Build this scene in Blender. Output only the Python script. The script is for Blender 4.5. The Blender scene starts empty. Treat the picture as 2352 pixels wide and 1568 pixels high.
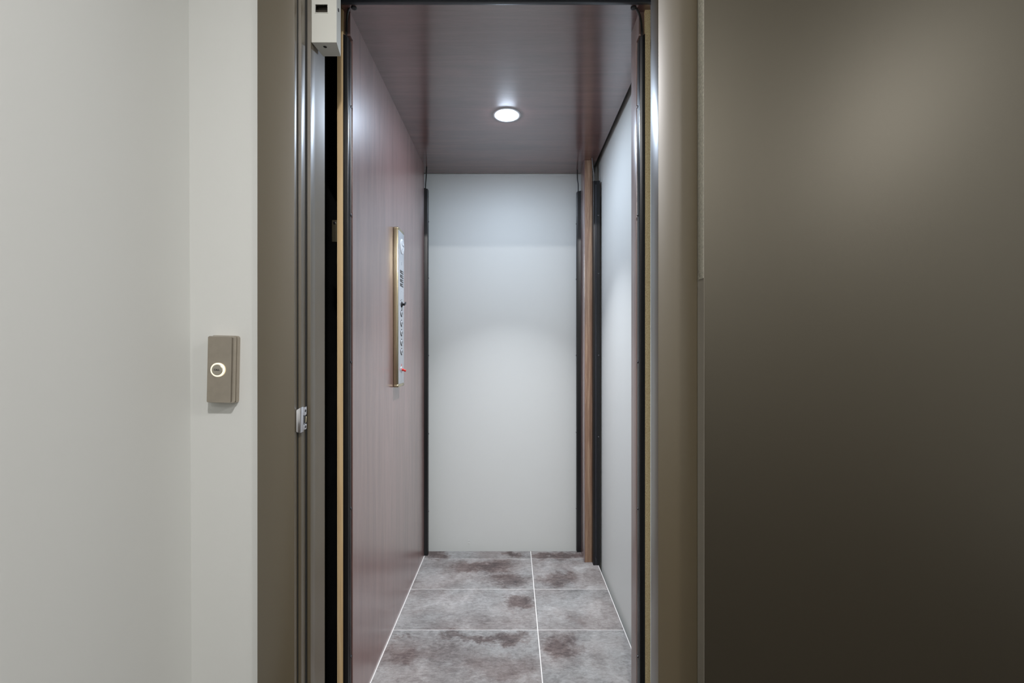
import bpy, bmesh, math
from mathutils import Vector, Matrix

scene = bpy.context.scene
COL = scene.collection
EYE = 1.15                       # lens height above both floors (metres)
F, VX, VY = 1045.0, 1177.0, 803.0   # focal length and vanishing point of the 2352x1568 frame
def PX(x, d): return (x - VX) * d / F                 # real X of a point seen at column x at depth d
def PZ(y, d): return EYE + (VY - y) * d / F           # real height
def FLOOR(x, y):
    d = F * EYE / (y - VY)
    return ((x - VX) * d / F, d)

# ------------------------------------------------------------------ materials
def new_mat(name):
    m = bpy.data.materials.new(name); m.use_nodes = True
    nt = m.node_tree
    return m, nt, nt.nodes['Principled BSDF']
def N(nt, t, **kw):
    n = nt.nodes.new(t)
    for k, v in kw.items():
        if k in n.inputs: n.inputs[k].default_value = v
        else: setattr(n, k, v)
    return n
def L(nt, a, b): nt.links.new(a, b)
def ramp(nt, fac, stops):
    r = N(nt, 'ShaderNodeValToRGB'); L(nt, fac, r.inputs[0])
    e = r.color_ramp.elements
    while len(e) < len(stops): e.new(0.5)
    for i, (p, c) in enumerate(stops):
        e[i].position = p; e[i].color = (*c, 1)
    return r
def coords(nt, scale=(1, 1, 1), rot=(0, 0, 0)):
    tc = N(nt, 'ShaderNodeTexCoord'); mp = N(nt, 'ShaderNodeMapping')
    mp.inputs['Scale'].default_value = scale; mp.inputs['Rotation'].default_value = rot
    L(nt, tc.outputs['Object'], mp.inputs['Vector'])
    return mp.outputs['Vector']
def bump(nt, b, height, strength, dist=0.002):
    bp = N(nt, 'ShaderNodeBump', Strength=strength, Distance=dist)
    L(nt, height, bp.inputs['Height']); L(nt, bp.outputs['Normal'], b.inputs['Normal'])
def plain(name, col, rough=0.5, metal=0.0, spec=0.5, bumpy=0.0, bscale=300.0, vary=0.0):
    m, nt, b = new_mat(name)
    b.inputs['Base Color'].default_value = (*col, 1)
    b.inputs['Roughness'].default_value = rough
    b.inputs['Metallic'].default_value = metal
    b.inputs['Specular IOR Level'].default_value = spec
    v = coords(nt)
    n = N(nt, 'ShaderNodeTexNoise', Scale=bscale, Detail=3.0); L(nt, v, n.inputs['Vector'])
    if bumpy: bump(nt, b, n.outputs['Fac'], bumpy)
    if vary:
        c0 = tuple(max(0, c * (1 - vary)) for c in col); c1 = tuple(c * (1 + vary) for c in col)
        n2 = N(nt, 'ShaderNodeTexNoise', Scale=bscale * 0.2, Detail=4.0); L(nt, v, n2.inputs['Vector'])
        r = ramp(nt, n2.outputs['Fac'], [(0.3, c0), (0.7, c1)]); L(nt, r.outputs[0], b.inputs['Base Color'])
    return m
def wood(name, stops, scale, rough=0.3, spec=0.5, coat=0.0, coat_rough=0.1, fine=0.25, b_strength=0.05, waves=3.0):
    """scale: stretch of the grain; the small number lies along the grain"""
    m, nt, b = new_mat(name)
    v = coords(nt, scale)
    n1 = N(nt, 'ShaderNodeTexNoise', Scale=waves, Detail=5.0, Roughness=0.55, Distortion=0.9); L(nt, v, n1.inputs['Vector'])
    n2 = N(nt, 'ShaderNodeTexNoise', Scale=waves * 14, Detail=4.0, Roughness=0.7); L(nt, v, n2.inputs['Vector'])
    mx = N(nt, 'ShaderNodeMix', data_type='FLOAT'); mx.inputs[0].default_value = fine
    L(nt, n1.outputs['Fac'], mx.inputs[2]); L(nt, n2.outputs['Fac'], mx.inputs[3])
    r = ramp(nt, mx.outputs[0], stops); L(nt, r.outputs[0], b.inputs['Base Color'])
    b.inputs['Roughness'].default_value = rough; b.inputs['Specular IOR Level'].default_value = spec
    b.inputs['Coat Weight'].default_value = coat; b.inputs['Coat Roughness'].default_value = coat_rough
    bump(nt, b, n2.outputs['Fac'], b_strength, 0.001)
    return m

WALL = plain('painted_plaster', (0.62, 0.625, 0.60), 0.7, spec=0.25, bumpy=0.04, bscale=180)
SHAFTWALL = plain('painted_shaft_board', (0.64, 0.65, 0.625), 0.5, spec=0.35, bumpy=0.03, bscale=160)
LOBBYCEIL = plain('white_ceiling_paint', (0.75, 0.74, 0.70), 0.85, spec=0.2)
SHAFTSHADE = plain('shade_black_shaft_block', (0.02, 0.02, 0.02), 0.9, spec=0.1, vary=0.3, bscale=40)  # near-black colour stands in for the shade of the unlit shaft
def coat(m, w, r, ior, tint=None):
    b = m.node_tree.nodes['Principled BSDF']
    b.inputs['Coat Weight'].default_value = w; b.inputs['Coat Roughness'].default_value = r; b.inputs['Coat IOR'].default_value = ior
    if tint: b.inputs['Specular Tint'].default_value = (*tint, 1)
    return m
BRONZE = coat(plain('bronze_paint_lit', (0.086, 0.066, 0.035), 0.5, spec=0.5, bumpy=0.03, bscale=420), 1.0, 0.36, 1.75)  # one bronze paint with the door; lighter copy carries the frame's brighter light
BRONZE_SHADED = plain('bronze_paint_shaded', (0.017, 0.0132, 0.008), 0.56, spec=1.0, bumpy=0.03, bscale=420)  # same paint as the frame, its colour darkened for shade on the door
coat(BRONZE_SHADED, 0.0, 0.2, 1.5, (1.0, .92, .74))
DOOREDGE = plain('bare_door_edge', (0.22, 0.20, 0.165), 0.5, spec=0.4, bumpy=0.08, bscale=300)
TAPE = plain('fibrous_seal_tape', (0.42, 0.40, 0.33), 0.6, spec=0.4, bumpy=0.9, bscale=900, vary=0.25)
GASKET = plain('black_rubber_gasket', (0.015, 0.015, 0.015), 0.6)
BLACKMETAL = plain('black_satin_metal', (0.006, 0.006, 0.007), 0.3, spec=0.45)
TRIMMETAL = plain('dark_grey_header_metal', (0.045, 0.05, 0.06), 0.3, spec=0.6)
LENS = plain('dark_sensor_lens', (0.006, 0.006, 0.015), 0.08, spec=0.8)
SCREW = plain('blackened_screw_steel', (0.10, 0.10, 0.11), 0.25, metal=0.9)
CABLE = plain('black_cable_jacket', (0.016, 0.015, 0.015), 0.35, spec=0.5)
CABLESILVER = plain('grey_cable_jacket', (0.16, 0.16, 0.16), 0.3, spec=0.7)
WHITEBOX = plain('ivory_enamel', (0.66, 0.66, 0.61), 0.45, spec=0.35, bumpy=0.02)
BOXHOLE = plain('dark_brown_recess', (0.035, 0.028, 0.018), 0.6)
CHROME = plain('polished_zinc', (0.72, 0.72, 0.75), 0.22, metal=1.0)
NICKEL = plain('antique_nickel', (0.47, 0.42, 0.355), 0.24, metal=0.9, bumpy=0.01, vary=0.05)
BUTTONFACE = plain('nickel_button_face', (0.42, 0.39, 0.33), 0.35, metal=0.6)
INK = plain('black_lettering', (0.01, 0.01, 0.01), 0.6)
SATIN = plain('satin_stainless', (0.62, 0.64, 0.67), 0.38, metal=0.7, bumpy=0.01)
BADGEWHITE = plain('white_badge_enamel', (0.85, 0.86, 0.88), 0.3)
BADGEGREY = plain('grey_badge_print', (0.35, 0.37, 0.40), 0.4)
BLACKPLASTIC = plain('black_plastic', (0.012, 0.012, 0.014), 0.35)
RED = plain('red_plastic', (0.55, 0.02, 0.012), 0.3)
LIGHTRING = plain('white_light_trim', (0.78, 0.80, 0.84), 0.5)
LOBBYFLOOR = wood('dark_lobby_floorboards', [(0.3, (0.022, 0.016, 0.011)), (0.7, (0.055, 0.04, 0.028))], (6, 0.6, 1), 0.35)
GROUT = plain('pale_grout', (0.66, 0.63, 0.60), 0.8, spec=0.2, bumpy=0.1)

def brass():
    m, nt, b = new_mat('brushed_brass')
    v = coords(nt, (300, 300, 3))
    n = N(nt, 'ShaderNodeTexNoise', Scale=3.0, Detail=3.0); L(nt, v, n.inputs['Vector'])
    r = ramp(nt, n.outputs['Fac'], [(0.3, (0.40, 0.345, 0.225)), (0.7, (0.60, 0.535, 0.38))])
    L(nt, r.outputs[0], b.inputs['Base Color'])
    b.inputs['Metallic'].default_value = 0.9; b.inputs['Roughness'].default_value = 0.26
    return m
BRASS = brass()
WALNUT_LIT = [(0.25, (0.125, 0.064, 0.056)), (0.5, (0.20, 0.108, 0.096)), (0.75, (0.27, 0.154, 0.138))]  # same wood as the ceiling, lightened for the stronger light on the uprights
WALNUT_SHADED = [(0.25, (0.062, 0.025, 0.021)), (0.48, (0.120, 0.050, 0.044)), (0.75, (0.20, 0.090, 0.082))]  # ceiling copy of the one walnut, shade put into the colour
WALNUT_V = wood('walnut_upright_lit', WALNUT_LIT, (7, 7, 0.55), 0.42, 0.6, 1.0, 0.2, fine=0.3); coat(WALNUT_V, 1.0, 0.24, 2.6)
WALNUT_H = wood('walnut_crosswise_shaded', WALNUT_SHADED, (0.5, 6, 6), 0.42, 0.6, 1.0, 0.14, fine=0.3); coat(WALNUT_H, 1.0, 0.14, 2.15)
POSTWOOD = wood('walnut_post_veneer', [(0.25, (0.19, 0.118, 0.10)), (0.75, (0.36, 0.25, 0.22))], (14, 14, 0.5), 0.4, 0.5, 0.6, 0.25)
TIMBER = wood('open_grain_timber', [(0.25, (0.13, 0.072, 0.046)), (0.5, (0.29, 0.175, 0.115)), (0.62, (0.44, 0.30, 0.20)), (0.8, (0.31, 0.20, 0.14))],
              (26, 26, 1.0), 0.4, 0.4, fine=0.3, waves=2.0)
PLY = wood('pale_plywood_edge', [(0.25, (0.50, 0.33, 0.16)), (0.5, (0.70, 0.50, 0.27)), (0.8, (0.80, 0.62, 0.38))], (60, 60, 1.6), 0.6, 0.3, waves=2.0)
def particle():
    m, nt, b = new_mat('raw_particleboard')
    v = coords(nt, (1, 1, 0.45))
    n = N(nt, 'ShaderNodeTexNoise', Scale=760.0, Detail=3.0, Roughness=0.7); L(nt, v, n.inputs['Vector'])
    vo = N(nt, 'ShaderNodeTexVoronoi', Scale=520.0); L(nt, v, vo.inputs['Vector'])
    mx = N(nt, 'ShaderNodeMix', data_type='FLOAT'); mx.inputs[0].default_value = 0.35
    L(nt, n.outputs['Fac'], mx.inputs[2]); L(nt, vo.outputs['Distance'], mx.inputs[3])
    r = ramp(nt, mx.outputs[0], [(0.22, (0.32, 0.19, 0.075)), (0.36, (0.76, 0.56, 0.28)), (0.62, (0.96, 0.81, 0.50))])
    L(nt, r.outputs[0], b.inputs['Base Color'])
    b.inputs['Roughness'].default_value = 0.75
    bump(nt, b, mx.outputs[0], 0.4, 0.001)
    return m
PARTICLE = particle()
def emit(name, col, strength, base=None):
    m, nt, b = new_mat(name)
    b.inputs['Base Color'].default_value = (*(base or col), 1)
    b.inputs['Emission Color'].default_value = (*col, 1)
    b.inputs['Emission Strength'].default_value = strength
    b.inputs['Roughness'].default_value = 0.5
    return m
LED = emit('lit_led_diffuser', (0.69, 0.82, 1.0), 525.0)
HALO = emit('lit_call_halo', (1.0, 0.90, 0.66), 0.9, (0.7, 0.62, 0.45))
LAMPLENS = emit('lit_lobby_lamp', (1.0, 0.93, 0.80), 6.0)

def tile():
    """Slate-look porcelain: grey ground, brown and charcoal clouds, crackled relief; every tile takes its own cut of the pattern."""
    m, nt, b = new_mat('slate_look_tile')
    tc = N(nt, 'ShaderNodeTexCoord'); geo = N(nt, 'ShaderNodeNewGeometry')
    off = N(nt, 'ShaderNodeVectorMath', operation='SCALE'); off.inputs[0].default_value = (7.3, 4.1, 9.7)
    L(nt, geo.outputs['Random Per Island'], off.inputs['Scale'])
    sh = N(nt, 'ShaderNodeVectorMath', operation='ADD'); L(nt, tc.outputs['Object'], sh.inputs[0]); L(nt, off.outputs[0], sh.inputs[1])
    v = sh.outputs[0]
    cloud = N(nt, 'ShaderNodeTexNoise', Scale=7.0, Detail=10.0, Roughness=0.68, Distortion=0.4); L(nt, v, cloud.inputs['Vector'])
    st = N(nt, 'ShaderNodeMapping'); st.inputs['Scale'].default_value = (1, 2.1, 1); L(nt, v, st.inputs['Vector'])
    fine = N(nt, 'ShaderNodeTexNoise', Scale=42.0, Detail=12.0, Roughness=0.84, Distortion=0.5); L(nt, st.outputs[0], fine.inputs['Vector'])
    hue = N(nt, 'ShaderNodeTexNoise', Scale=3.4, Detail=4.0, Roughness=0.5); L(nt, v, hue.inputs['Vector'])
    # stains where this floor has them (floor x, floor y, half width, half depth, amount)
    wob = N(nt, 'ShaderNodeTexNoise', Scale=8.0, Detail=8.0, Roughness=0.72); L(nt, tc.outputs['Object'], wob.inputs['Vector'])
    wv = N(nt, 'ShaderNodeVectorMath', operation='SUBTRACT'); wv.inputs[1].default_value = (0.5, 0.5, 0.5); L(nt, wob.outputs['Color'], wv.inputs[0])
    ws = N(nt, 'ShaderNodeVectorMath', operation='SCALE'); ws.inputs['Scale'].default_value = 0.30; L(nt, wv.outputs[0], ws.inputs[0])
    wp = N(nt, 'ShaderNodeVectorMath', operation='ADD'); L(nt, tc.outputs['Object'], wp.inputs[0]); L(nt, ws.outputs[0], wp.inputs[1])
    total = None
    for (px, py, rx, ry, amt) in TILE_STAINS:
        sx, sy = FLOOR(px, py)
        s = N(nt, 'ShaderNodeVectorMath', operation='SUBTRACT'); s.inputs[1].default_value = (sx - FLOOR_ORIGIN[0], sy - FLOOR_ORIGIN[1], 0); L(nt, wp.outputs[0], s.inputs[0])
        q = N(nt, 'ShaderNodeVectorMath', operation='MULTIPLY'); q.inputs[1].default_value = (1 / rx, 1 / ry, 0); L(nt, s.outputs[0], q.inputs[0])
        ln = N(nt, 'ShaderNodeVectorMath', operation='LENGTH'); L(nt, q.outputs[0], ln.inputs[0])
        mr = N(nt, 'ShaderNodeMapRange', interpolation_type='SMOOTHSTEP'); L(nt, ln.outputs['Value'], mr.inputs['Value'])
        for k, val in (('From Min', 0.25), ('From Max', 1.15), ('To Min', amt * 1.25), ('To Max', 0.0)): mr.inputs[k].default_value = val
        if total is None: total = mr.outputs[0]
        else:
            ad = N(nt, 'ShaderNodeMath', operation='ADD'); L(nt, total, ad.inputs[0]); L(nt, mr.outputs[0], ad.inputs[1]); total = ad.outputs[0]
    a1 = N(nt, 'ShaderNodeMath', operation='MULTIPLY_ADD'); a1.inputs[1].default_value = 0.80; L(nt, cloud.outputs['Fac'], a1.inputs[0]); 
    f1 = N(nt, 'ShaderNodeMath', operation='MULTIPLY'); f1.inputs[1].default_value = 1.15; fs = N(nt, 'ShaderNodeMath', operation='SUBTRACT'); fs.inputs[1].default_value = 0.39; L(nt, fine.outputs['Fac'], fs.inputs[0]); L(nt, fs.outputs[0], f1.inputs[0]); L(nt, f1.outputs[0], a1.inputs[2])
    a2 = N(nt, 'ShaderNodeMath', operation='SUBTRACT'); L(nt, a1.outputs[0], a2.inputs[0]); L(nt, total, a2.inputs[1])
    grey = ramp(nt, a2.outputs[0], [(0.10, (0.045, 0.041, 0.042)), (0.30, (0.110, 0.103, 0.099)), (0.50, (0.215, 0.209, 0.200)), (0.66, (0.300, 0.295, 0.284)), (0.88, (0.43, 0.42, 0.405))])
    brown = ramp(nt, a2.outputs[0], [(0.10, (0.042, 0.031, 0.029)), (0.30, (0.110, 0.082, 0.075)), (0.50, (0.195, 0.158, 0.144)), (0.66, (0.285, 0.248, 0.228)), (0.88, (0.42, 0.385, 0.36))])
    hm = N(nt, 'ShaderNodeMapRange'); L(nt, hue.outputs['Fac'], hm.inputs['Value']); hm.inputs['From Min'].default_value = 0.40; hm.inputs['From Max'].default_value = 0.62
    hx = N(nt, 'ShaderNodeMath', operation='MULTIPLY_ADD', use_clamp=True); hx.inputs[1].default_value = 2.6; L(nt, total, hx.inputs[0])
    hh = N(nt, 'ShaderNodeMath', operation='MULTIPLY'); hh.inputs[1].default_value = 0.55; L(nt, hm.outputs[0], hh.inputs[0]); L(nt, hh.outputs[0], hx.inputs[2])
    mix = N(nt, 'ShaderNodeMix', data_type='RGBA'); L(nt, hx.outputs[0], mix.inputs[0]); L(nt, grey.outputs[0], mix.inputs[6]); L(nt, brown.outputs[0], mix.inputs[7])
    L(nt, mix.outputs[2], b.inputs['Base Color'])
    b.inputs['Roughness'].default_value = 0.5; b.inputs['Specular IOR Level'].default_value = 0.35
    bump(nt, b, fine.outputs['Fac'], 0.6, 0.003)
    return m
TILE_STAINS = [(1160, 1462, .13, .05, .24), (1060, 1462, .14, .03, .17), (1190, 1383, .085, .07, .22), (1110, 1298, .20, .07, .20), (1170, 1332, .14, .09, .17),
               (1280, 1328, .13, .08, .18), (1285, 1482, .10, .075, .21), (1010, 1500, .22, .09, .10), (1000, 1274, .09, .05, .28), (1290, 1274, .20, .05, .24),
               (1180, 1274, .07, .05, .18), (1150, 1530, .20, .08, .11), (920, 1500, .12, .09, .10), (930, 1458, .06, .015, .12), (1330, 1425, .07, .04, .08),
               (990, 1395, .22, .11, -.03), (1310, 1385, .14, .10, -.05), (990, 1322, .10, .10, -.05), (1330, 1303, .07, .06, -.08), (1340, 1550, .16, .07, -.04)]
FLOOR_ORIGIN = (-0.0165, 1.99)

# ------------------------------------------------------------------ mesh helpers (all in world coordinates)
def box(bm, x0, x1, y0, y1, z0, z1, bev=0.0, seg=2):
    t = bmesh.new()
    bmesh.ops.create_cube(t, size=1.0)
    for v in t.verts:
        v.co = Vector(((x0 + x1) / 2 + v.co.x * (x1 - x0), (y0 + y1) / 2 + v.co.y * (y1 - y0), (z0 + z1) / 2 + v.co.z * (z1 - z0)))
    if bev: bmesh.ops.bevel(t, geom=list(t.edges), offset=bev, segments=seg, affect='EDGES', profile=0.5)
    join(bm, t)
def join(bm, t):
    me = bpy.data.meshes.new('tmp'); t.to_mesh(me); t.free(); bm.from_mesh(me); bpy.data.meshes.remove(me)
def prism_z(bm, pts, z0, z1, bev=0.0):
    """closed outline pts in (x, y), upright"""
    t = bmesh.new()
    lo = [t.verts.new((x, y, z0)) for x, y in pts]; hi = [t.verts.new((x, y, z1)) for x, y in pts]
    n = len(pts)
    t.faces.new(lo[::-1]); t.faces.new(hi)
    for i in range(n): t.faces.new((lo[i], lo[(i + 1) % n], hi[(i + 1) % n], hi[i]))
    bmesh.ops.recalc_face_normals(t, faces=list(t.faces))
    if bev: bmesh.ops.bevel(t, geom=[e for e in t.edges if abs(e.verts[0].co.z - e.verts[1].co.z) > 1e-4], offset=bev, segments=2, affect='EDGES', profile=0.5)
    join(bm, t)
def hexa(bm, pts, bev=0.0):
    """eight corners: front face (4, counter-clockwise from lower left) then back face (4)"""
    t = bmesh.new(); v = [t.verts.new(p) for p in pts]
    for f in ((0, 1, 2, 3), (7, 6, 5, 4), (0, 4, 5, 1), (1, 5, 6, 2), (2, 6, 7, 3), (3, 7, 4, 0)): t.faces.new([v[i] for i in f])
    bmesh.ops.recalc_face_normals(t, faces=list(t.faces))
    if bev: bmesh.ops.bevel(t, geom=list(t.edges), offset=bev, segments=2, affect='EDGES', profile=0.5)
    join(bm, t)
AX = {'x': Matrix(((0, 0, 1), (1, 0, 0), (0, 1, 0))), 'y': Matrix(((1, 0, 0), (0, 0, -1), (0, 1, 0))), 'z': Matrix.Identity(3), '-x': Matrix(((0, 0, -1), (-1, 0, 0), (0, 1, 0))), '-z': Matrix(((1, 0, 0), (0, -1, 0), (0, 0, -1)))}
def lathe(bm, c, axis, prof, n=40, mat=None):
    """revolve prof [(r, h)] about axis through c; 'y' points to the viewer (-Y)"""
    M = AX[axis]; c = Vector(c); t = bmesh.new(); rings = []
    for r, h in prof:
        if r < 1e-7: rings.append([t.verts.new(c + M @ Vector((0, 0, h)))])
        else: rings.append([t.verts.new(c + M @ Vector((r * math.cos(2 * math.pi * k / n), r * math.sin(2 * math.pi * k / n), h))) for k in range(n)])
    for a, b in zip(rings, rings[1:]):
        for k in range(n):
            k2 = (k + 1) % n
            if len(a) == 1 and len(b) == 1: continue
            if len(a) == 1: t.faces.new((a[0], b[k2], b[k]))
            elif len(b) == 1: t.faces.new((a[k], a[k2], b[0]))
            else: t.faces.new((a[k], a[k2], b[k2], b[k]))
    bmesh.ops.recalc_face_normals(t, faces=list(t.faces))
    join(bm, t)
def tube(bm, pts, r, n=12):
    """round cable along a smoothed path"""
    P = [Vector(p) for p in pts]; S = []
    for i in range(len(P) - 1):
        p0, p1, p2, p3 = P[max(i - 1, 0)], P[i], P[i + 1], P[min(i + 2, len(P) - 1)]
        for k in range(8):
            u = k / 8
            S.append(0.5 * ((2 * p1) + (p2 - p0) * u + (2 * p0 - 5 * p1 + 4 * p2 - p3) * u * u + (3 * p1 - p0 - 3 * p2 + p3) * u ** 3))
    S.append(P[-1]); t = bmesh.new(); rings = []; up = Vector((0.13, 1, 0.07)).normalized()
    for i, p in enumerate(S):
        d = (S[min(i + 1, len(S) - 1)] - S[max(i - 1, 0)]).normalized()
        a = d.cross(up).normalized(); b = d.cross(a).normalized()
        rings.append([t.verts.new(p + r * (a * math.cos(2 * math.pi * k / n) + b * math.sin(2 * math.pi * k / n))) for k in range(n)])
    for a, b in zip(rings, rings[1:]):
        for k in range(n): t.faces.new((a[k], a[(k + 1) % n], b[(k + 1) % n], b[k]))
    t.faces.new(rings[0]); t.faces.new(rings[-1])
    bmesh.ops.recalc_face_normals(t, faces=list(t.faces))
    join(bm, t)
def spin(bm, centre, axis, ang):
    bmesh.ops.rotate(bm, verts=list(bm.verts), cent=Vector(centre), matrix=Matrix.Rotation(ang, 3, axis))

def world_of(o):
    p = Vector(o.location)
    while o.parent is not None: o = o.parent; p += o.location
    return p
def obj(name, bm, mat, parent=None, origin=None, smooth=True):
    me = bpy.data.meshes.new(name)
    lo = Vector((min(v.co.x for v in bm.verts), min(v.co.y for v in bm.verts), min(v.co.z for v in bm.verts)))
    hi = Vector((max(v.co.x for v in bm.verts), max(v.co.y for v in bm.verts), max(v.co.z for v in bm.verts)))
    o0 = Vector(origin) if origin is not None else Vector(((lo.x + hi.x) / 2, (lo.y + hi.y) / 2, lo.z))
    bmesh.ops.translate(bm, verts=list(bm.verts), vec=-o0)
    bm.to_mesh(me); bm.free()
    if smooth:
        me.polygons.foreach_set('use_smooth', [True] * len(me.polygons))
        try: me.set_sharp_from_angle(angle=math.radians(28))
        except Exception: pass
    mats = mat if isinstance(mat, (list, tuple)) else [mat]
    for mm in mats: me.materials.append(mm)
    o = bpy.data.objects.new(name, me); COL.objects.link(o)
    if parent is not None:
        o.parent = parent; o.location = o0 - world_of(parent)
    else: o.location = o0
    return o
def tag(o, label, cat, group=None, kind=None):
    if label: o['label'] = label
    if cat: o['category'] = cat
    if group: o['group'] = group
    if kind: o['kind'] = kind
    return o
def thing(name, label, cat, loc, group=None, kind=None):
    o = bpy.data.objects.new(name, None); COL.objects.link(o); o.location = loc
    o.empty_display_size = 0.05
    return tag(o, label, cat, group, kind)
def struct(name, bm, mat, label, cat, parent=None, origin=None):
    o = obj(name, bm, mat, parent, origin)
    if parent is None: tag(o, label, cat, kind='structure')
    return o
def dup(root, loc, label):
    r = root.copy(); COL.objects.link(r); r.location = loc; r['label'] = label
    for ch in list(root.children):
        c = ch.copy(); COL.objects.link(c); c.parent = r
        for g in ch.children:
            k = g.copy(); COL.objects.link(k); k.parent = c
    return r
B = bmesh.new

# ------------------------------------------------------------------ key dimensions
WALL_Y = 1.139                     # lobby front wall
FRAME_Y = 1.129                    # face of the steel door frame
OPEN_L, OPEN_R, OPEN_TOP = -0.541, 0.362, EYE + 1.03
CAR_L, CAR_R = -0.493, 0.459
CAR_FRONT, CAR_BACK = 1.375, 2.60
CEIL = EYE + 1.027
LOBBY_TOP, LOBBY_R, LOBBY_BACK = 2.60, 2.60, -3.0

# ------------------------------------------------------------------ lobby shell
bm = B(); box(bm, -0.95, LOBBY_R + .1, LOBBY_BACK - .1, 1.29, -0.12, 0.0)
struct('floor_lobby', bm, LOBBYFLOOR, 'dark floorboards of the landing in front of the lift', 'floor')
bm = B(); box(bm, -0.95, LOBBY_R + .1, LOBBY_BACK - .1, WALL_Y, LOBBY_TOP, LOBBY_TOP + 0.1)
struct('ceiling_lobby', bm, LOBBYCEIL, 'white ceiling of the landing in front of the lift', 'ceiling')
xt, xb = PX(433.3, WALL_Y), PX(440, WALL_Y)      # the corner is a few millimetres out of plumb
zt, zb = PZ(0, WALL_Y), PZ(1568, WALL_Y)
xa = xb + (xt - xb) * (0 - zb) / (zt - zb); xc = xb + (xt - xb) * (LOBBY_TOP - zb) / (zt - zb)
bm = B(); hexa(bm, [(-.95, LOBBY_BACK, 0), (xa, LOBBY_BACK, 0), (xc, LOBBY_BACK, LOBBY_TOP), (-.95, LOBBY_BACK, LOBBY_TOP),
                    (-.95, WALL_Y, 0), (xa, WALL_Y, 0), (xc, WALL_Y, LOBBY_TOP), (-.95, WALL_Y, LOBBY_TOP)])
struct('wall_lobby_left', bm, WALL, 'pale grey side wall at the left edge, meeting the wall with the call button', 'wall')
bm = B()
box(bm, -0.95, -0.60, WALL_Y, 1.292, 0, LOBBY_TOP); box(bm, 0.42, LOBBY_R + .1, WALL_Y, 1.18, 0, LOBBY_TOP); box(bm, -0.60, 0.42, WALL_Y, 1.18, OPEN_TOP + .05, LOBBY_TOP)
struct('wall_lobby_front', bm, WALL, 'narrow pale grey wall carrying the call button beside the door frame', 'wall')
bm = B(); box(bm, -0.95, LOBBY_R + .1, LOBBY_BACK - .1, LOBBY_BACK, 0, LOBBY_TOP)
struct('wall_lobby_back', bm, WALL, 'pale grey wall of the landing behind the viewer', 'wall')
bm = B(); box(bm, LOBBY_R, LOBBY_R + .1, LOBBY_BACK, WALL_Y, 0, LOBBY_TOP)
struct('wall_lobby_right', bm, WALL, 'pale grey wall of the landing beyond the open door', 'wall')

# ------------------------------------------------------------------ lift shaft
bm = B(); box(bm, -0.72, 0.56, 2.66, 2.76, -0.7, 2.9)
struct('wall_shaft_back', bm, SHAFTWALL, 'tall pale grey panel closing the far end of the lift', 'wall')
bk = bpy.data.objects['wall_shaft_back']
for yy in (1241.5, 1247):
    bm = B(); lathe(bm, (PX(1077, 2.66), 2.66, PZ(yy, 2.66)), 'y', [(.0045, 0), (.0042, .0012), (.002, .0014), (0, .0006)], 18); obj('screw_cap', bm, SHAFTWALL, bk)
bm = B(); box(bm, 0.478, 0.56, 1.18, 2.66, -0.7, 2.9)
struct('wall_shaft_right', bm, SHAFTWALL, 'pale grey wall seen through the open right side of the lift', 'wall')
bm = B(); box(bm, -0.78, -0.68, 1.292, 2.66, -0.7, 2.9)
struct('wall_shaft_left', bm, SHAFTSHADE, 'side of the shaft, coloured black for shade, in the slot left of the pale plywood edge', 'wall')
bm = B(); box(bm, -0.78, 0.56, 1.18, 2.76, 2.9, 3.0); struct('ceiling_shaft', bm, SHAFTSHADE, 'shade-black top of the shaft above the lift car', 'ceiling')
bm = B(); box(bm, -0.78, 0.56, 1.29, 2.76, -0.8, -0.7); struct('floor_shaft', bm, SHAFTSHADE, 'shade-black pit under the lift car', 'floor')

# ------------------------------------------------------------------ steel door frame
fr = thing('trim_1', 'olive brown steel door frame around the lift opening', 'door frame', (0, FRAME_Y, 0), kind='structure')
xl = PX(591, FRAME_Y); xr = PX(1602, FRAME_Y)
bm = B()
prism_z(bm, [(xl, FRAME_Y), (OPEN_L, FRAME_Y), (OPEN_L, 1.143), (OPEN_L - .012, 1.143), (OPEN_L - .012, 1.150), (-.534, 1.150), (-.534, 1.172),
             (-.546, 1.172), (-.546, 1.185), (-.5256, 1.185), (-.5256, 1.215), (-.5268, 1.2155), (-.5268, 1.277), (-.533, 1.292), (-.598, 1.292), (-.598, WALL_Y + .0005), (xl, WALL_Y + .0005)], 0, OPEN_TOP, 0.0006)
obj('jamb', bm, BRONZE, fr)
bm = B()
prism_z(bm, [(OPEN_R, FRAME_Y), (xr, FRAME_Y), (xr, WALL_Y - .0005), (.415, WALL_Y - .0005), (.415, 1.19), (OPEN_R, 1.19)], 0, OPEN_TOP, 0.0008)
obj('jamb', bm, BRONZE, fr)
bm = B(); box(bm, xl, xr, FRAME_Y, WALL_Y - .0005, OPEN_TOP, OPEN_TOP + .092, .001); box(bm, OPEN_L - .05, OPEN_R + .05, WALL_Y - .0005, 1.19, OPEN_TOP, OPEN_TOP + .05)
obj('header', bm, BRONZE, fr)
bm = B(); box(bm, OPEN_L - .0118, OPEN_L + .0002, 1.1433, 1.1497, 0, OPEN_TOP - .001, .0006); box(bm, -.5458, -.5338, 1.1723, 1.1847, 0, OPEN_TOP - .001, .0006)
obj('gasket', bm, GASKET, fr)

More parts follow.
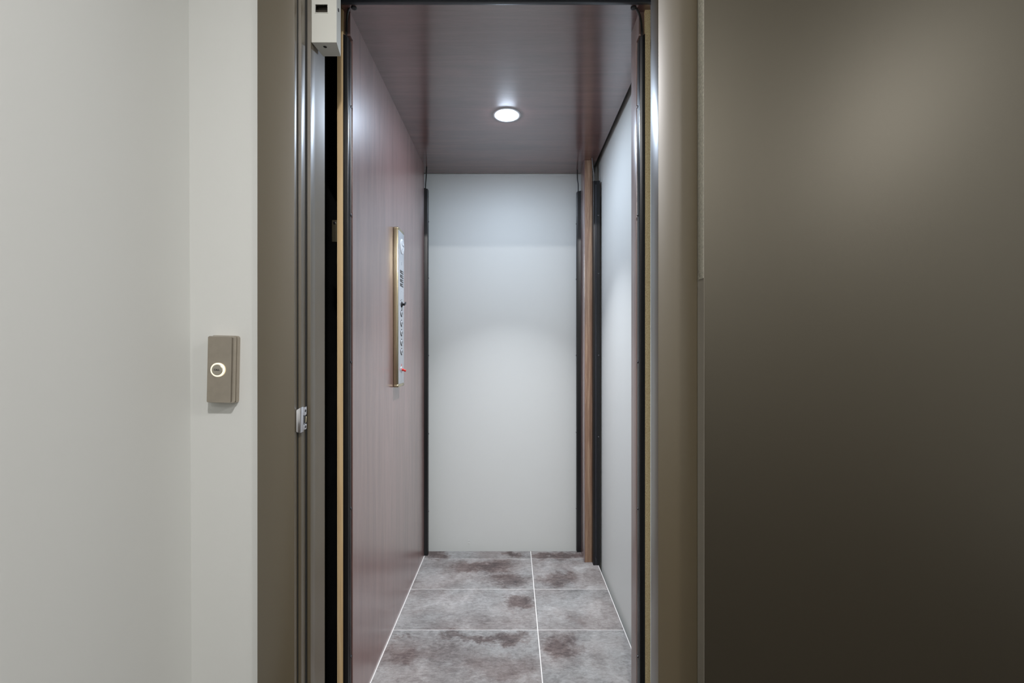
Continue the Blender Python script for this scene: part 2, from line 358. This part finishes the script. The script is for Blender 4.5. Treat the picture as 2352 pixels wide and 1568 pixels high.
# latch keeper in the left jamb's rebate
kz0, kz1 = PZ(993, 1.15), PZ(936, 1.15)
t = thing('door_latch_keeper', 'small bright zinc latch keeper fixed in the left jamb of the door frame', 'latch keeper', (-.534, 1.155, kz0))
bm = B(); hexa(bm, [(-.5405, 1.134, kz0 + .004), (-.531, 1.137, kz0), (-.531, 1.137, kz1 + .002), (-.5405, 1.134, kz1 - .005),
                    (-.5405, 1.1495, kz0 + .006), (-.527, 1.1495, kz0 + .002), (-.527, 1.1495, kz1 + .004), (-.5405, 1.1495, kz1 - .001)], .0018)
obj('keeper_body', bm, CHROME, t)
bm = B(); box(bm, -.5338, -.5275, 1.1505, 1.168, kz0 + .006, kz0 + .020, .0012); box(bm, -.5338, -.5275, 1.1505, 1.168, kz1 - .020, kz1 + .001, .0012); box(bm, -.5338, -.5315, 1.1505, 1.168, kz0 + .019, kz1 - .019)
obj('strike_plate', bm, CHROME, t)
bm = B(); box(bm, -.5313, -.5290, 1.1515, 1.1665, kz0 + .0215, kz1 - .0215); obj('latch_slot', bm, BLACKPLASTIC, t)
bm = B(); hexa(bm, [(-.5288, 1.160, kz0 + .023), (-.5276, 1.160, kz0 + .023), (-.5276, 1.1655, kz1 - .024), (-.5288, 1.1655, kz1 - .024),
                    (-.5288, 1.166, kz0 + .023), (-.5276, 1.166, kz0 + .023), (-.5276, 1.167, kz1 - .024), (-.5288, 1.167, kz1 - .024)], .0004); obj('latch_tongue', bm, BRASS, t)
for zz in (kz0 + .013, kz1 - .009):
    bm = B(); lathe(bm, (-.5276, 1.160, zz), 'x', [(.0034, 0), (.0032, .0008), (.0015, .0011), (0, .0004)], 20); obj('screw', bm, SCREW, t)

# ivory lock box under the header
zb0 = EYE + .803
t = thing('door_lock_box', 'ivory metal lock box fixed at the top of the left jamb', 'lock box', (-.49, 1.218, zb0))
bx = [(-.5250, 1.189), (-.4597, 1.189), (-.4700, 1.246), (-.5185, 1.246)]
wz0, wz1 = PZ(29, 1.189), PZ(10.5, 1.189); wx0, wx1 = PX(724.5, 1.189), PX(752.5, 1.189)
bm = B(); z1 = OPEN_TOP - .002
# front plate with a real cut-out, then sides, back and base
def quad_front(b, xa_, xb_, za_, zb_): box(b, xa_, xb_, 1.189, 1.1905, za_, zb_)
quad_front(bm, -.5250, wx0, zb0, z1); quad_front(bm, wx1, -.4597, zb0, z1); quad_front(bm, wx0, wx1, zb0, wz0); quad_front(bm, wx0, wx1, wz1, z1)
fy = 1.19055
prism_z(bm, [(-.4600, fy), (-.4615, fy), (-.4718, 1.246), (-.4703, 1.246)], zb0, z1)
prism_z(bm, [(-.5247, fy), (-.5232, fy), (-.5167, 1.246), (-.5182, 1.246)], zb0, z1)
prism_z(bm, [(-.5165, 1.2445), (-.4720, 1.2445), (-.4720, 1.246), (-.5165, 1.246)], zb0 + .002, z1)
prism_z(bm, [(-.5230, fy), (-.4617, fy), (-.4720, 1.2459), (-.5165, 1.2459)], zb0 + .0002, zb0 + .0015)
obj('housing', bm, WHITEBOX, t)
bm = B()
for (a, b_, c, d) in ((wx0 - .0016, wx1 + .0016, wz1, wz1 + .0016), (wx0 - .0016, wx1 + .0016, wz0 - .0016, wz0), (wx0 - .0016, wx0, wz0, wz1), (wx1, wx1 + .0016, wz0, wz1)):
    box(bm, a, b_, 1.1882, 1.1889, c, d)
obj('window_frame', bm, WHITEBOX, t)
bm = B(); box(bm, wx0 - .004, wx1 + .004, 1.202, 1.206, wz0 - .004, wz1 + .004); obj('lock_plate', bm, BOXHOLE, t)
bm = B(); box(bm, PX(733, 1.2), wx1 - .001, 1.1995, 1.2015, PZ(20.8, 1.2), PZ(19.6, 1.2)); obj('latch_wire', bm, CHROME, t)
for yy in (15, 26):
    bm = B(); lathe(bm, (PX(728.5, 1.2), 1.2018, PZ(yy, 1.2)), 'y', [(.0011, 0), (.0010, .0008), (0, .001)], 12); obj('rivet', bm, SCREW, t)
bm = B(); lathe(bm, (-.4640, 1.210, PZ(20, 1.205)), 'x', [(.0042, .0), (.0042, .0022), (.002, .0026), (0, .001)], 20); spin(bm, (-.4637, 1.210, PZ(20, 1.205)), 'Z', .18); obj('screw', bm, SCREW, t)
bm = B(); lathe(bm, (PX(744.5, 1.20), 1.206, zb0), '-z', [(.0065, .0), (.0065, .0008), (.0048, .0008), (.0048, .0003)], 24); obj('keyhole_ring', bm, WHITEBOX, t)
bm = B(); lathe(bm, (PX(744.5, 1.20), 1.206, zb0), '-z', [(.0046, .0001), (.0046, .0005), (0, .0005)], 24); obj('keyhole', bm, BLACKPLASTIC, t)

# ------------------------------------------------------------------ call station
fx, fz = (PX(476.7, 1.11) + PX(532.6, 1.11)) / 2 - .0012, PZ(848.5, 1.11)
hw, hh = .0302, .0812
t = thing('call_station', 'nickel call button plate reading CALL on the narrow pale wall', 'call button', (fx, WALL_Y, fz - hh))
CC, TILT = (fx, 1.11, fz), math.radians(-1.15)
def rrect(bm, prof, r=.006, n=6):
    """stack of rounded rectangles, prof = [(half width, half height, y)] from wall to front"""
    tb = bmesh.new(); rings = []
    for (w, h, y, rr) in prof:
        ring = []
        for cx, cz, a0 in ((w - rr, h - rr, 0), (-(w - rr), h - rr, 90), (-(w - rr), -(h - rr), 180), (w - rr, -(h - rr), 270)):
            for k in range(n + 1):
                a = math.radians(a0 + 90 * k / n); ring.append(tb.verts.new((fx + cx + rr * math.cos(a), y, fz + cz + rr * math.sin(a))))
        rings.append(ring)
    m_ = len(rings[0])
    for a, b_ in zip(rings, rings[1:]):
        for k in range(m_): tb.faces.new((a[k], a[(k + 1) % m_], b_[(k + 1) % m_], b_[k]))
    tb.faces.new(rings[-1]); tb.faces.new(rings[0][::-1])
    bmesh.ops.recalc_face_normals(tb, faces=list(tb.faces)); join(bm, tb)
bm = B(); rrect(bm, [(.0328, .0838, WALL_Y, .007), (.0328, .0838, WALL_Y - .0105, .007), (.0318, .0828, WALL_Y - .0125, .0065)]); spin(bm, CC, 'Y', -TILT); obj('mounting_plate', bm, NICKEL, t)
bm = B(); rrect(bm, [(.0312, .0822, WALL_Y - .0126, .006), (.0306, .0816, WALL_Y - .026, .0045), (.0290, .0802, WALL_Y - .029, .003)]); spin(bm, CC, 'Y', -TILT); obj('cover', bm, NICKEL, t)
byc = WALL_Y - .029; bz = PZ(849, byc); bxc = PX(501.3, byc)
bt = None
bm = B(); lathe(bm, (bxc, byc, bz), 'y', [(.0170, 0), (.0170, .0030), (.0162, .0040), (.0137, .0040), (.0134, .0036), (.0134, .0)], 56); ring_ = obj('halo_ring', bm, HALO, t); ring_['label'] = 'glowing cream ring round the button'
bm = B(); lathe(bm, (bxc, byc, bz), 'y', [(.0132, 0), (.0132, .0045), (.0122, .0054), (0, .0056)], 56); btn = obj('button', bm, BUTTONFACE, t)
cu = bpy.data.curves.new('lettering_curve', 'FONT'); cu.body = 'CALL'; cu.align_x = 'CENTER'; cu.align_y = 'CENTER'; cu.size = .0058; cu.extrude = .0002
cu.offset = 0.00012
tmp = bpy.data.objects.new('lettering_tmp', cu); COL.objects.link(tmp)
dg = bpy.context.evaluated_depsgraph_get(); dg.update()
me = bpy.data.meshes.new_from_object(tmp.evaluated_get(dg)); bpy.data.objects.remove(tmp)
bm = B(); bm.from_mesh(me); bpy.data.meshes.remove(me)
bmesh.ops.rotate(bm, verts=list(bm.verts), cent=(0, 0, 0), matrix=Matrix.Rotation(math.pi / 2, 3, 'X')); bmesh.ops.translate(bm, verts=list(bm.verts), vec=(bxc, byc - .0058, bz))
obj('lettering', bm, INK, btn, smooth=False)['label'] = 'black word CALL'

# ------------------------------------------------------------------ open landing door, laid back against the wall
d0, d1 = FRAME_Y - .039, FRAME_Y - .0005
dr = thing('door_1', 'olive brown steel door, its paint darkened for shade, swung wide open on the right', 'door', (.459, d1, .008), kind='structure')
bm = B(); box(bm, .4598, 1.372, d0, d1, .008, 2.19, .0012); obj('door_leaf', bm, BRONZE_SHADED, dr)
bm = B(); box(bm, .4590, .4597, d0 + .0003, d1 - .0003, .008, 2.189); obj('hinge_edge', bm, DOOREDGE, dr)['label'] = 'lighter bare edge of the door'
bm = B(); box(bm, .4578, .4589, d0 + .001, d1 - .006, PZ(640, 1.1), 2.185, .0003); obj('seal_tape', bm, TAPE, dr)['label'] = 'rough pale strip of tape on the upper door edge'

# ------------------------------------------------------------------ lift car: floor
bm = B()
box(bm, CAR_L, CAR_R + .0015, CAR_FRONT + .005, CAR_BACK, -0.12, -0.0012)
grout = bm
fl = struct('floor_car', grout, GROUT, 'slate look tiled floor of the lift with pale grout lines', 'floor', origin=(FLOOR_ORIGIN[0], FLOOR_ORIGIN[1], 0))
bm = B(); rows = [CAR_FRONT + .005, 1.552, 1.8695, 2.189, 2.505, CAR_BACK]; g = .0019
cols = [CAR_L + .003, 0.104, CAR_R - .001]
for j in range(5):
    for i in range(2):
        box(bm, cols[i] + (g if i else .001), cols[i + 1] - (g if i == 0 else .001), rows[j] + (g if j else 0), rows[j + 1] - (g if j < 4 else .002), -.0012, 0, .0005, 1)
struct('tiles', bm, tile(), None, None, fl, origin=(FLOOR_ORIGIN[0], FLOOR_ORIGIN[1], 0))

# ------------------------------------------------------------------ lift car: ceiling, left wall, posts
bm = B(); box(bm, CAR_L - .019, CAR_R - .002, 1.3555, 2.65, CEIL, CEIL + .02)
ce = struct('ceiling_car', bm, WALNUT_H, 'glossy walnut ceiling of the lift, its colour darkened for shade', 'ceiling')
bm = B(); box(bm, -.53, .418, 1.343, 1.355, CEIL - .0006, CEIL + .09, .0015)
struct('trim_2', bm, TRIMMETAL, 'dark grey metal edge along the front of the lift ceiling', 'trim')
bm = B(); box(bm, -.5118, CAR_L, 1.4055, 2.538, 0, CEIL - .0003)
box(bm, -.5118, CAR_L, 1.384, 1.4055, PZ(78.6, 1.378), CEIL - .0003)
wl = struct('wall_car_left', bm, WALNUT_V, 'glossy walnut side wall of the lift with the control panel on it', 'wall')
bm = B(); box(bm, -.530, -.512, CAR_FRONT, 2.60, -.02, CEIL + .02, .0006); obj('plywood_core', bm, PLY, wl)['label'] = 'pale raw plywood edge'

fp = thing('corner_post', 'walnut post with a raw particleboard edge at the right of the lift entrance', 'post', (.40, 1.42, 0))
bm = B(); box(bm, .385, .4008, 1.4115, 1.474, 0, CEIL - .0003, .0008); box(bm, .385, .4008, 1.384, 1.4114, PZ(78.6, 1.378), CEIL - .0003); obj('veneered_face', bm, POSTWOOD, fp)
bm = B(); box(bm, .401, .4172, CAR_FRONT, 1.474, -.02, CEIL + .02, .0006); obj('particleboard_core', bm, PARTICLE, fp)['label'] = 'raw yellow particleboard edge'
bp_ = thing('corner_post', 'reddish timber post in the far right corner of the lift', 'post', (.41, 2.52, 0))
bm = B(); box(bm, .3886, .3925, 2.4635, 2.5845, 0, CEIL - .0003, .0006); obj('veneered_face', bm, WALNUT_V, bp_)
bm = B(); box(bm, .3927, .4312, 2.4630, 2.5845, 0, CEIL - .0003, .0008); obj('timber_core', bm, TIMBER, bp_)['label'] = 'open grained lighter timber face'

# ------------------------------------------------------------------ door sensor bars (black extrusions with lens strip, screws and a cable at the top)
BARS = 'black door sensor bars'
def bar_profile(u, v): return u, v
def sensor_bar(label, place, z_top, screws, cable, cab_mat=CABLE, w=.0155, dep=.030, cab_r=.0032, grommet=None):
    """place(u, v) -> (x, y): u runs from the near edge to the far edge, v from the back to the sensing face"""
    bx_, by_ = place(dep / 2, w / 2)
    t = thing('door_sensor_bar', label, 'sensor bar', (bx_, by_, 0.0), BARS)
    pr = [(0, 0), (0, w - .0025), (.0008, w - .0008), (.0025, w), (dep * .30, w), (dep * .30, w - .003), (dep * .48, w - .003), (dep * .48, w), (dep - .002, w), (dep, w - .002), (dep, 0)]
    bm = B(); prism_z(bm, [place(u, v) for u, v in pr], 0.0004, z_top)
    # sloping shoulder at the top of the sensing side
    for v in bm.verts:
        if v.co.z > z_top - 1e-5:
            for (u, q) in pr:
                p = place(u, q)
                if abs(p[0] - v.co.x) < 1e-6 and abs(p[1] - v.co.y) < 1e-6 and q > w * .7: v.co.z -= .010
    obj('housing', bm, BLACKMETAL, t)
    a, b_ = place(dep * .31, w - .0028), place(dep * .47, w - .0014)
    bm = B(); box(bm, min(a[0], b_[0]), max(a[0], b_[0]), min(a[1], b_[1]), max(a[1], b_[1]), .004, z_top - .03); obj('lens_strip', bm, LENS, t)
    c0, c1 = Vector(place(dep * .78, w)), Vector(place(dep * .78, w + 1))
    dirn = c1 - c0
    ax = 'x' if dirn.x > .5 else '-x' if dirn.x < -.5 else ('y' if dirn.y < 0 else None)
    for z in screws:
        bm = B(); lathe(bm, (c0.x, c0.y, z), ax, [(.0042, 0), (.0040, .0014), (.0026, .0022), (.0012, .0023), (0, .0012)], 20); obj('screw', bm, SCREW, t)
    bm = B(); tube(bm, cable, cab_r); obj('cable', bm, cab_mat, t)
    if grommet:
        bm = B(); lathe(bm, grommet, '-z', [(.0085, 0), (.0085, .002), (.006, .004), (0, .004)], 24); obj('grommet', bm, BLACKPLASTIC, t)
    return t
sz = [PZ(y, 1.40) for y in (246, 494.5, 831, 1167, 1506)]
zt_ = PZ(79, 1.378)
sensor_bar('black sensor bar at the left of the lift entrance, beside the pale plywood edge',
           lambda u, v: (-.5116 + v, CAR_FRONT + u), zt_, sz,
           [(PX(795, 1.3795), 1.3795, zt_ - .02), (PX(795.5, 1.3795), 1.3795, PZ(66, 1.3795)), (PX(797, 1.378), 1.378, PZ(42, 1.378)), (PX(800, 1.372), 1.372, PZ(24, 1.372)), (PX(806, 1.366), 1.366, PZ(14, 1.366)), (PX(813, 1.366), 1.366, CEIL - .0005)],
           grommet=(PX(813, 1.366), 1.366, CEIL))
sensor_bar('black sensor bar at the right of the lift entrance, beside the particleboard edge',
           lambda u, v: (.4006 - v, CAR_FRONT + u), zt_, sz,
           [(PX(1474.5, 1.3795), 1.3795, zt_ - .02), (PX(1474, 1.3795), 1.3795, PZ(66, 1.3795)), (PX(1471, 1.378), 1.378, PZ(42, 1.378)), (PX(1465, 1.375), 1.375, PZ(26, 1.375)), (PX(1459, 1.368), 1.368, PZ(17, 1.368)), (PX(1455, 1.366), 1.366, CEIL - .0005)],
           grommet=(PX(1455, 1.366), 1.366, CEIL))
zb_ = PZ(432, 2.56)
szb = [PZ(y, 2.59) for y in (512, 640, 816, 994, 1170)]
sensor_bar('black sensor bar in the far left corner of the lift',
           lambda u, v: (-.5110 + v, 2.542 + u), zb_, szb,
           [(PX(977.5, 2.556), 2.556, zb_ - .024), (PX(977.5, 2.556), 2.556, PZ(424, 2.556)), (PX(978.5, 2.556), 2.556, PZ(410, 2.556)), (PX(980, 2.556), 2.556, CEIL - .0005)], w=.038)
sensor_bar('black sensor bar between the far grey panel and the timber post',
           lambda u, v: (.4060 - v, 2.586 + u), zb_, szb,
           [(PX(1328, 2.598), 2.598, zb_ - .024), (PX(1328, 2.598), 2.598, PZ(424, 2.598)), (PX(1326.5, 2.598), 2.598, PZ(412, 2.598)), (PX(1326, 2.598), 2.598, CEIL - .0005)], w=.040)
zs_ = PZ(411, 2.43)
sensor_bar('black sensor bar on the right of the timber post, facing the open right side',
           lambda u, v: (.4314 + u, 2.462 - v), zs_, [PZ(y, 2.425) for y in (494, 628, 816, 1003)],
           [(PX(1363, 2.437), 2.437, zs_ - .024), (PX(1364, 2.437), 2.437, PZ(404, 2.437)), (PX(1362.5, 2.437), 2.437, PZ(392, 2.437)), (PX(1359.5, 2.437), 2.437, CEIL - .0005)], CABLESILVER, w=.034, dep=.036, cab_r=.0024)

# ------------------------------------------------------------------ control panel on the left wall
PF = -.4715                       # x of the panel face
d_of = lambda x: -PF * F / (VX - x)
pd0, pd1 = 1.880, 1.979
pz0, pz1 = PZ(887.5, 1.88), PZ(520.5, 1.88)
cp = thing('lift_control_panel', 'tall slim brass edged control panel on the walnut side wall', 'control panel', (CAR_L, 1.93, pz0))
bm = B(); box(bm, CAR_L, PF - .0012, pd0, pd1, pz0, pz1, .0025); obj('housing', bm, BRASS, cp)
bm = B(); box(bm, CAR_L, PF + .0006, pd0 - .0006, pd1 + .0006, pz1 - .010, pz1 + .0004, .003); obj('end_cap', bm, BRASS, cp)
bm = B(); box(bm, CAR_L, PF + .0012, pd0 - .001, pd1 + .001, pz0 - .004, pz0 + .009, .0045); obj('end_cap', bm, BRASS, cp)
bm = B(); box(bm, PF - .0012, PF, pd0 + .003, pd1 - .002, pz0 + .0095, pz1 - .0105, .0004); obj('face_plate', bm, SATIN, cp)
dc = d_of(922)
dl = d_of(923.3)
bm = B(); lathe(bm, (PF, dl, PZ(566, dl)), 'x', [(.031, 0), (.031, .0022), (.029, .003), (0, .003)], 48); bd = obj('badge', bm, BADGEWHITE, cp)
bm = B(); cz = PZ(566, dl)
lathe(bm, (PF, dl, cz), 'x', [(.0245, .0031), (.0245, .0034), (.0225, .0034), (.0225, .0031)], 40)
for k in range(3):
    a = k * 2.09 + .4
    tube(bm, [(PF + .0032, dl + .004 * math.cos(a + .5), cz + .004 * math.sin(a + .5)), (PF + .0032, dl + .012 * math.cos(a), cz + .012 * math.sin(a)), (PF + .0032, dl + .019 * math.cos(a - .35), cz + .019 * math.sin(a - .35))], .0017, 8)
obj('emblem', bm, BADGEGREY, bd)
bm = B(); box(bm, PF, PF + .0006, d_of(922) - .003, d_of(922) + .003, PZ(609, dc), PZ(601.5, dc)); obj('indicator_window', bm, BADGEGREY, cp)
for k in range(4):
    y = 622.5 + 9.9 * k; da, db = d_of(919.0), d_of(926.2); zc = PZ(y + 2.3, dc)
    bm = B(); box(bm, PF, PF + .0005, da, db, zc - .0066, zc + .0066); sl = obj('speaker_slot', bm, BLACKPLASTIC, cp)
    bm = B(); hexa(bm, [(PF + .0006, da + .022, zc - .0030), (PF + .0022, da + .022, zc - .0022), (PF + .0022, da + .022, zc + .0010), (PF + .0006, da + .022, zc + .0002),
                        (PF + .0006, db - .002, zc - .0030), (PF + .0022, db - .002, zc - .0022), (PF + .0022, db - .002, zc + .0010), (PF + .0006, db - .002, zc + .0002)]); obj('blade', bm, SATIN, sl)
for y in (661, 669):
    bm = B(); lathe(bm, (PF, dc, PZ(y, dc)), 'x', [(.0013, 0), (.0013, .0008), (0, .001)], 12); obj('indicator_dot', bm, BADGEGREY, cp)
zk = PZ(699, dc)
bm = B(); lathe(bm, (PF, dc, zk), 'x', [(.0125, 0), (.0125, .002), (.0105, .004), (.0080, .0055), (0, .0055)], 32); ks = obj('key_switch', bm, BLACKPLASTIC, cp)
zk0 = zk
bm = B(); box(bm, PF + .0050, PF + .0125, dc - .0028, dc + .0028, zk - .0045, zk + .0045, .0008)
box(bm, PF + .0105, PF + .0150, dc - .0032, dc + .0260, zk - .0050, zk + .0050, .0015)
spin(bm, (PF + .0055, dc, zk), 'X', .35); obj('key', bm, BLACKPLASTIC, ks)
bm = B(); lathe(bm, (PF, dc - .012, zk + .016), 'x', [(.002, 0), (.002, .001), (0, .0012)], 12); lathe(bm, (PF, dc + .002, zk + .020), 'x', [(.002, 0), (.002, .001), (0, .0012)], 12); obj('index_mark', bm, BLACKPLASTIC, ks)
for y in (719.5, 742, 764, 786, 807.5):
    z = PZ(y, dc)
    bm = B(); lathe(bm, (PF, dc, z), 'x', [(.0150, 0), (.0150, .0012), (.0112, .0012), (.0112, .0004)], 36); fb = obj('floor_button', bm, BLACKPLASTIC, cp)
    bm = B(); lathe(bm, (PF, dc, z), 'x', [(.0108, 0), (.0108, .0026), (.0100, .0032), (0, .0034)], 36); obj('button_cap', bm, SATIN, fb)
    bm = B(); box(bm, PF + .0034, PF + .0038, dc + .001, dc + .0075, z - .0050, z + .0050); obj('numeral_mark', bm, BLACKPLASTIC, fb)
zr = PZ(848.5, dc)
bm = B(); lathe(bm, (PF, dc, zr), 'x', [(.0135, 0), (.0135, .0015), (.0105, .0030), (0, .0030)], 32); ss = obj('stop_switch', bm, SATIN, cp)
bm = B(); lathe(bm, (PF + .002, dc, zr), 'x', [(.0062, 0), (.0060, .005), (.0040, .007), (.0046, .013), (.0050, .0165), (.0030, .0185), (0, .019)], 24); spin(bm, (PF + .003, dc, zr), 'Y', .35); obj('stop_lever', bm, RED, ss)['label'] = 'red toggle lever'
bm = B(); box(bm, PF, PF + .0006, dc - .002, dc + .004, zr + .013, zr + .024); obj('stop_mark', bm, RED, ss)['label'] = 'red print above the stop lever'

# ------------------------------------------------------------------ small bracket on the outside of the car wall
t = thing('rail_bracket', 'small dim metal bracket in the dark slot behind the plywood edge', 'bracket', (-.55, 1.46, PZ(557, 1.45)))
bm = B(); box(bm, PX(765, 1.45), -.5305, 1.44, 1.446, PZ(557, 1.45), PZ(507, 1.45), .001); box(bm, -.536, -.5303, 1.446, 1.49, PZ(557, 1.45), PZ(507, 1.45), .001); obj('angle_plate', bm, BRASS, t)
bm = B(); lathe(bm, (PX(768.5, 1.44), 1.44, PZ(512, 1.44)), 'y', [(.004, 0), (.004, .002), (0, .003)], 16); obj('bolt', bm, SCREW, t)

# ------------------------------------------------------------------ ceiling downlight in the car
lx, ly = -.0248, 1.991
t = thing('ceiling_downlight', 'round bright recessed light in the walnut ceiling', 'ceiling light', (lx, ly, CEIL))
bm = B(); lathe(bm, (lx, ly, CEIL), '-z', [(.0605, 0), (.0602, .0016), (.0588, .0024), (.0450, .0029), (.0430, .0022), (.0425, -.002)], 64); obj('trim_ring', bm, LIGHTRING, t)
bm = B(); lathe(bm, (lx, ly, CEIL), '-z', [(.0422, .0), (.0420, .0036), (.036, .0068), (.022, .0088), (0, .0094)], 64); obj('diffuser', bm, LED, t)
li = bpy.data.lights.new('downlight_beam', 'AREA'); li.shape = 'DISK'; li.size = .07; li.energy = 8.4; li.color = (.86, .91, 1.0); li.spread = math.radians(76)
lo = bpy.data.objects.new('downlight_beam', li); COL.objects.link(lo); lo.parent = t; lo.location = (0, 0, -.011)

# ------------------------------------------------------------------ lobby ceiling lamps (above and behind the viewer)
def lamp(x, y, power, size, col, label):
    t = thing('ceiling_lamp', label, 'ceiling lamp', (x, y, LOBBY_TOP))
    bm = B(); lathe(bm, (x, y, LOBBY_TOP), '-z', [(size / 2 + .02, 0), (size / 2 + .02, .004), (size / 2, .006), (size / 2, .001), (0, .001)], 40); obj('lamp_trim', bm, LIGHTRING, t)
    li = bpy.data.lights.new('lamp_light', 'AREA'); li.shape = 'DISK'; li.size = size; li.energy = power; li.color = col
    lo = bpy.data.objects.new('lamp_light', li); COL.objects.link(lo); lo.parent = t; lo.location = (0, 0, -.008)
LC = (1.0, .985, .985)
lamp(.10, -.35, 39.0, .09, LC, 'recessed ceiling lamp nearest the lift entrance')
lamp(1.85, -.15, 32.0, .30, LC, 'recessed ceiling lamp above the open door')
lamp(.2, -2.0, 20.0, .16, LC, 'recessed ceiling lamp farthest from the lift')

w = bpy.data.worlds.new('world'); scene.world = w; w.use_nodes = True
w.node_tree.nodes['Background'].inputs[0].default_value = (0.02, 0.02, 0.02, 1)
w.node_tree.nodes['Background'].inputs[1].default_value = 0.2

# ------------------------------------------------------------------ camera and view
cd = bpy.data.cameras.new('camera'); cam = bpy.data.objects.new('camera', cd); COL.objects.link(cam)
cd.sensor_width = 36.0; cd.sensor_fit = 'HORIZONTAL'; cd.lens = F / 2352 * 36.0
cd.shift_x = -(VX - 1176) / 2352; cd.shift_y = (VY - 784) / 2352
cd.clip_start = .01
cam.location = (0, 0, EYE); cam.rotation_euler = (math.pi / 2, 0, 0)
scene.camera = cam
vs = scene.view_settings
vs.view_transform = 'Standard'; vs.look = 'None'; vs.exposure = 0.0; vs.gamma = 1.0; vs.use_curve_mapping = False
scene.cycles.max_bounces = 14; scene.cycles.diffuse_bounces = 8; scene.cycles.glossy_bounces = 6
scene.cycles.use_denoising = True
scene.cycles.sample_clamp_indirect = 6.0
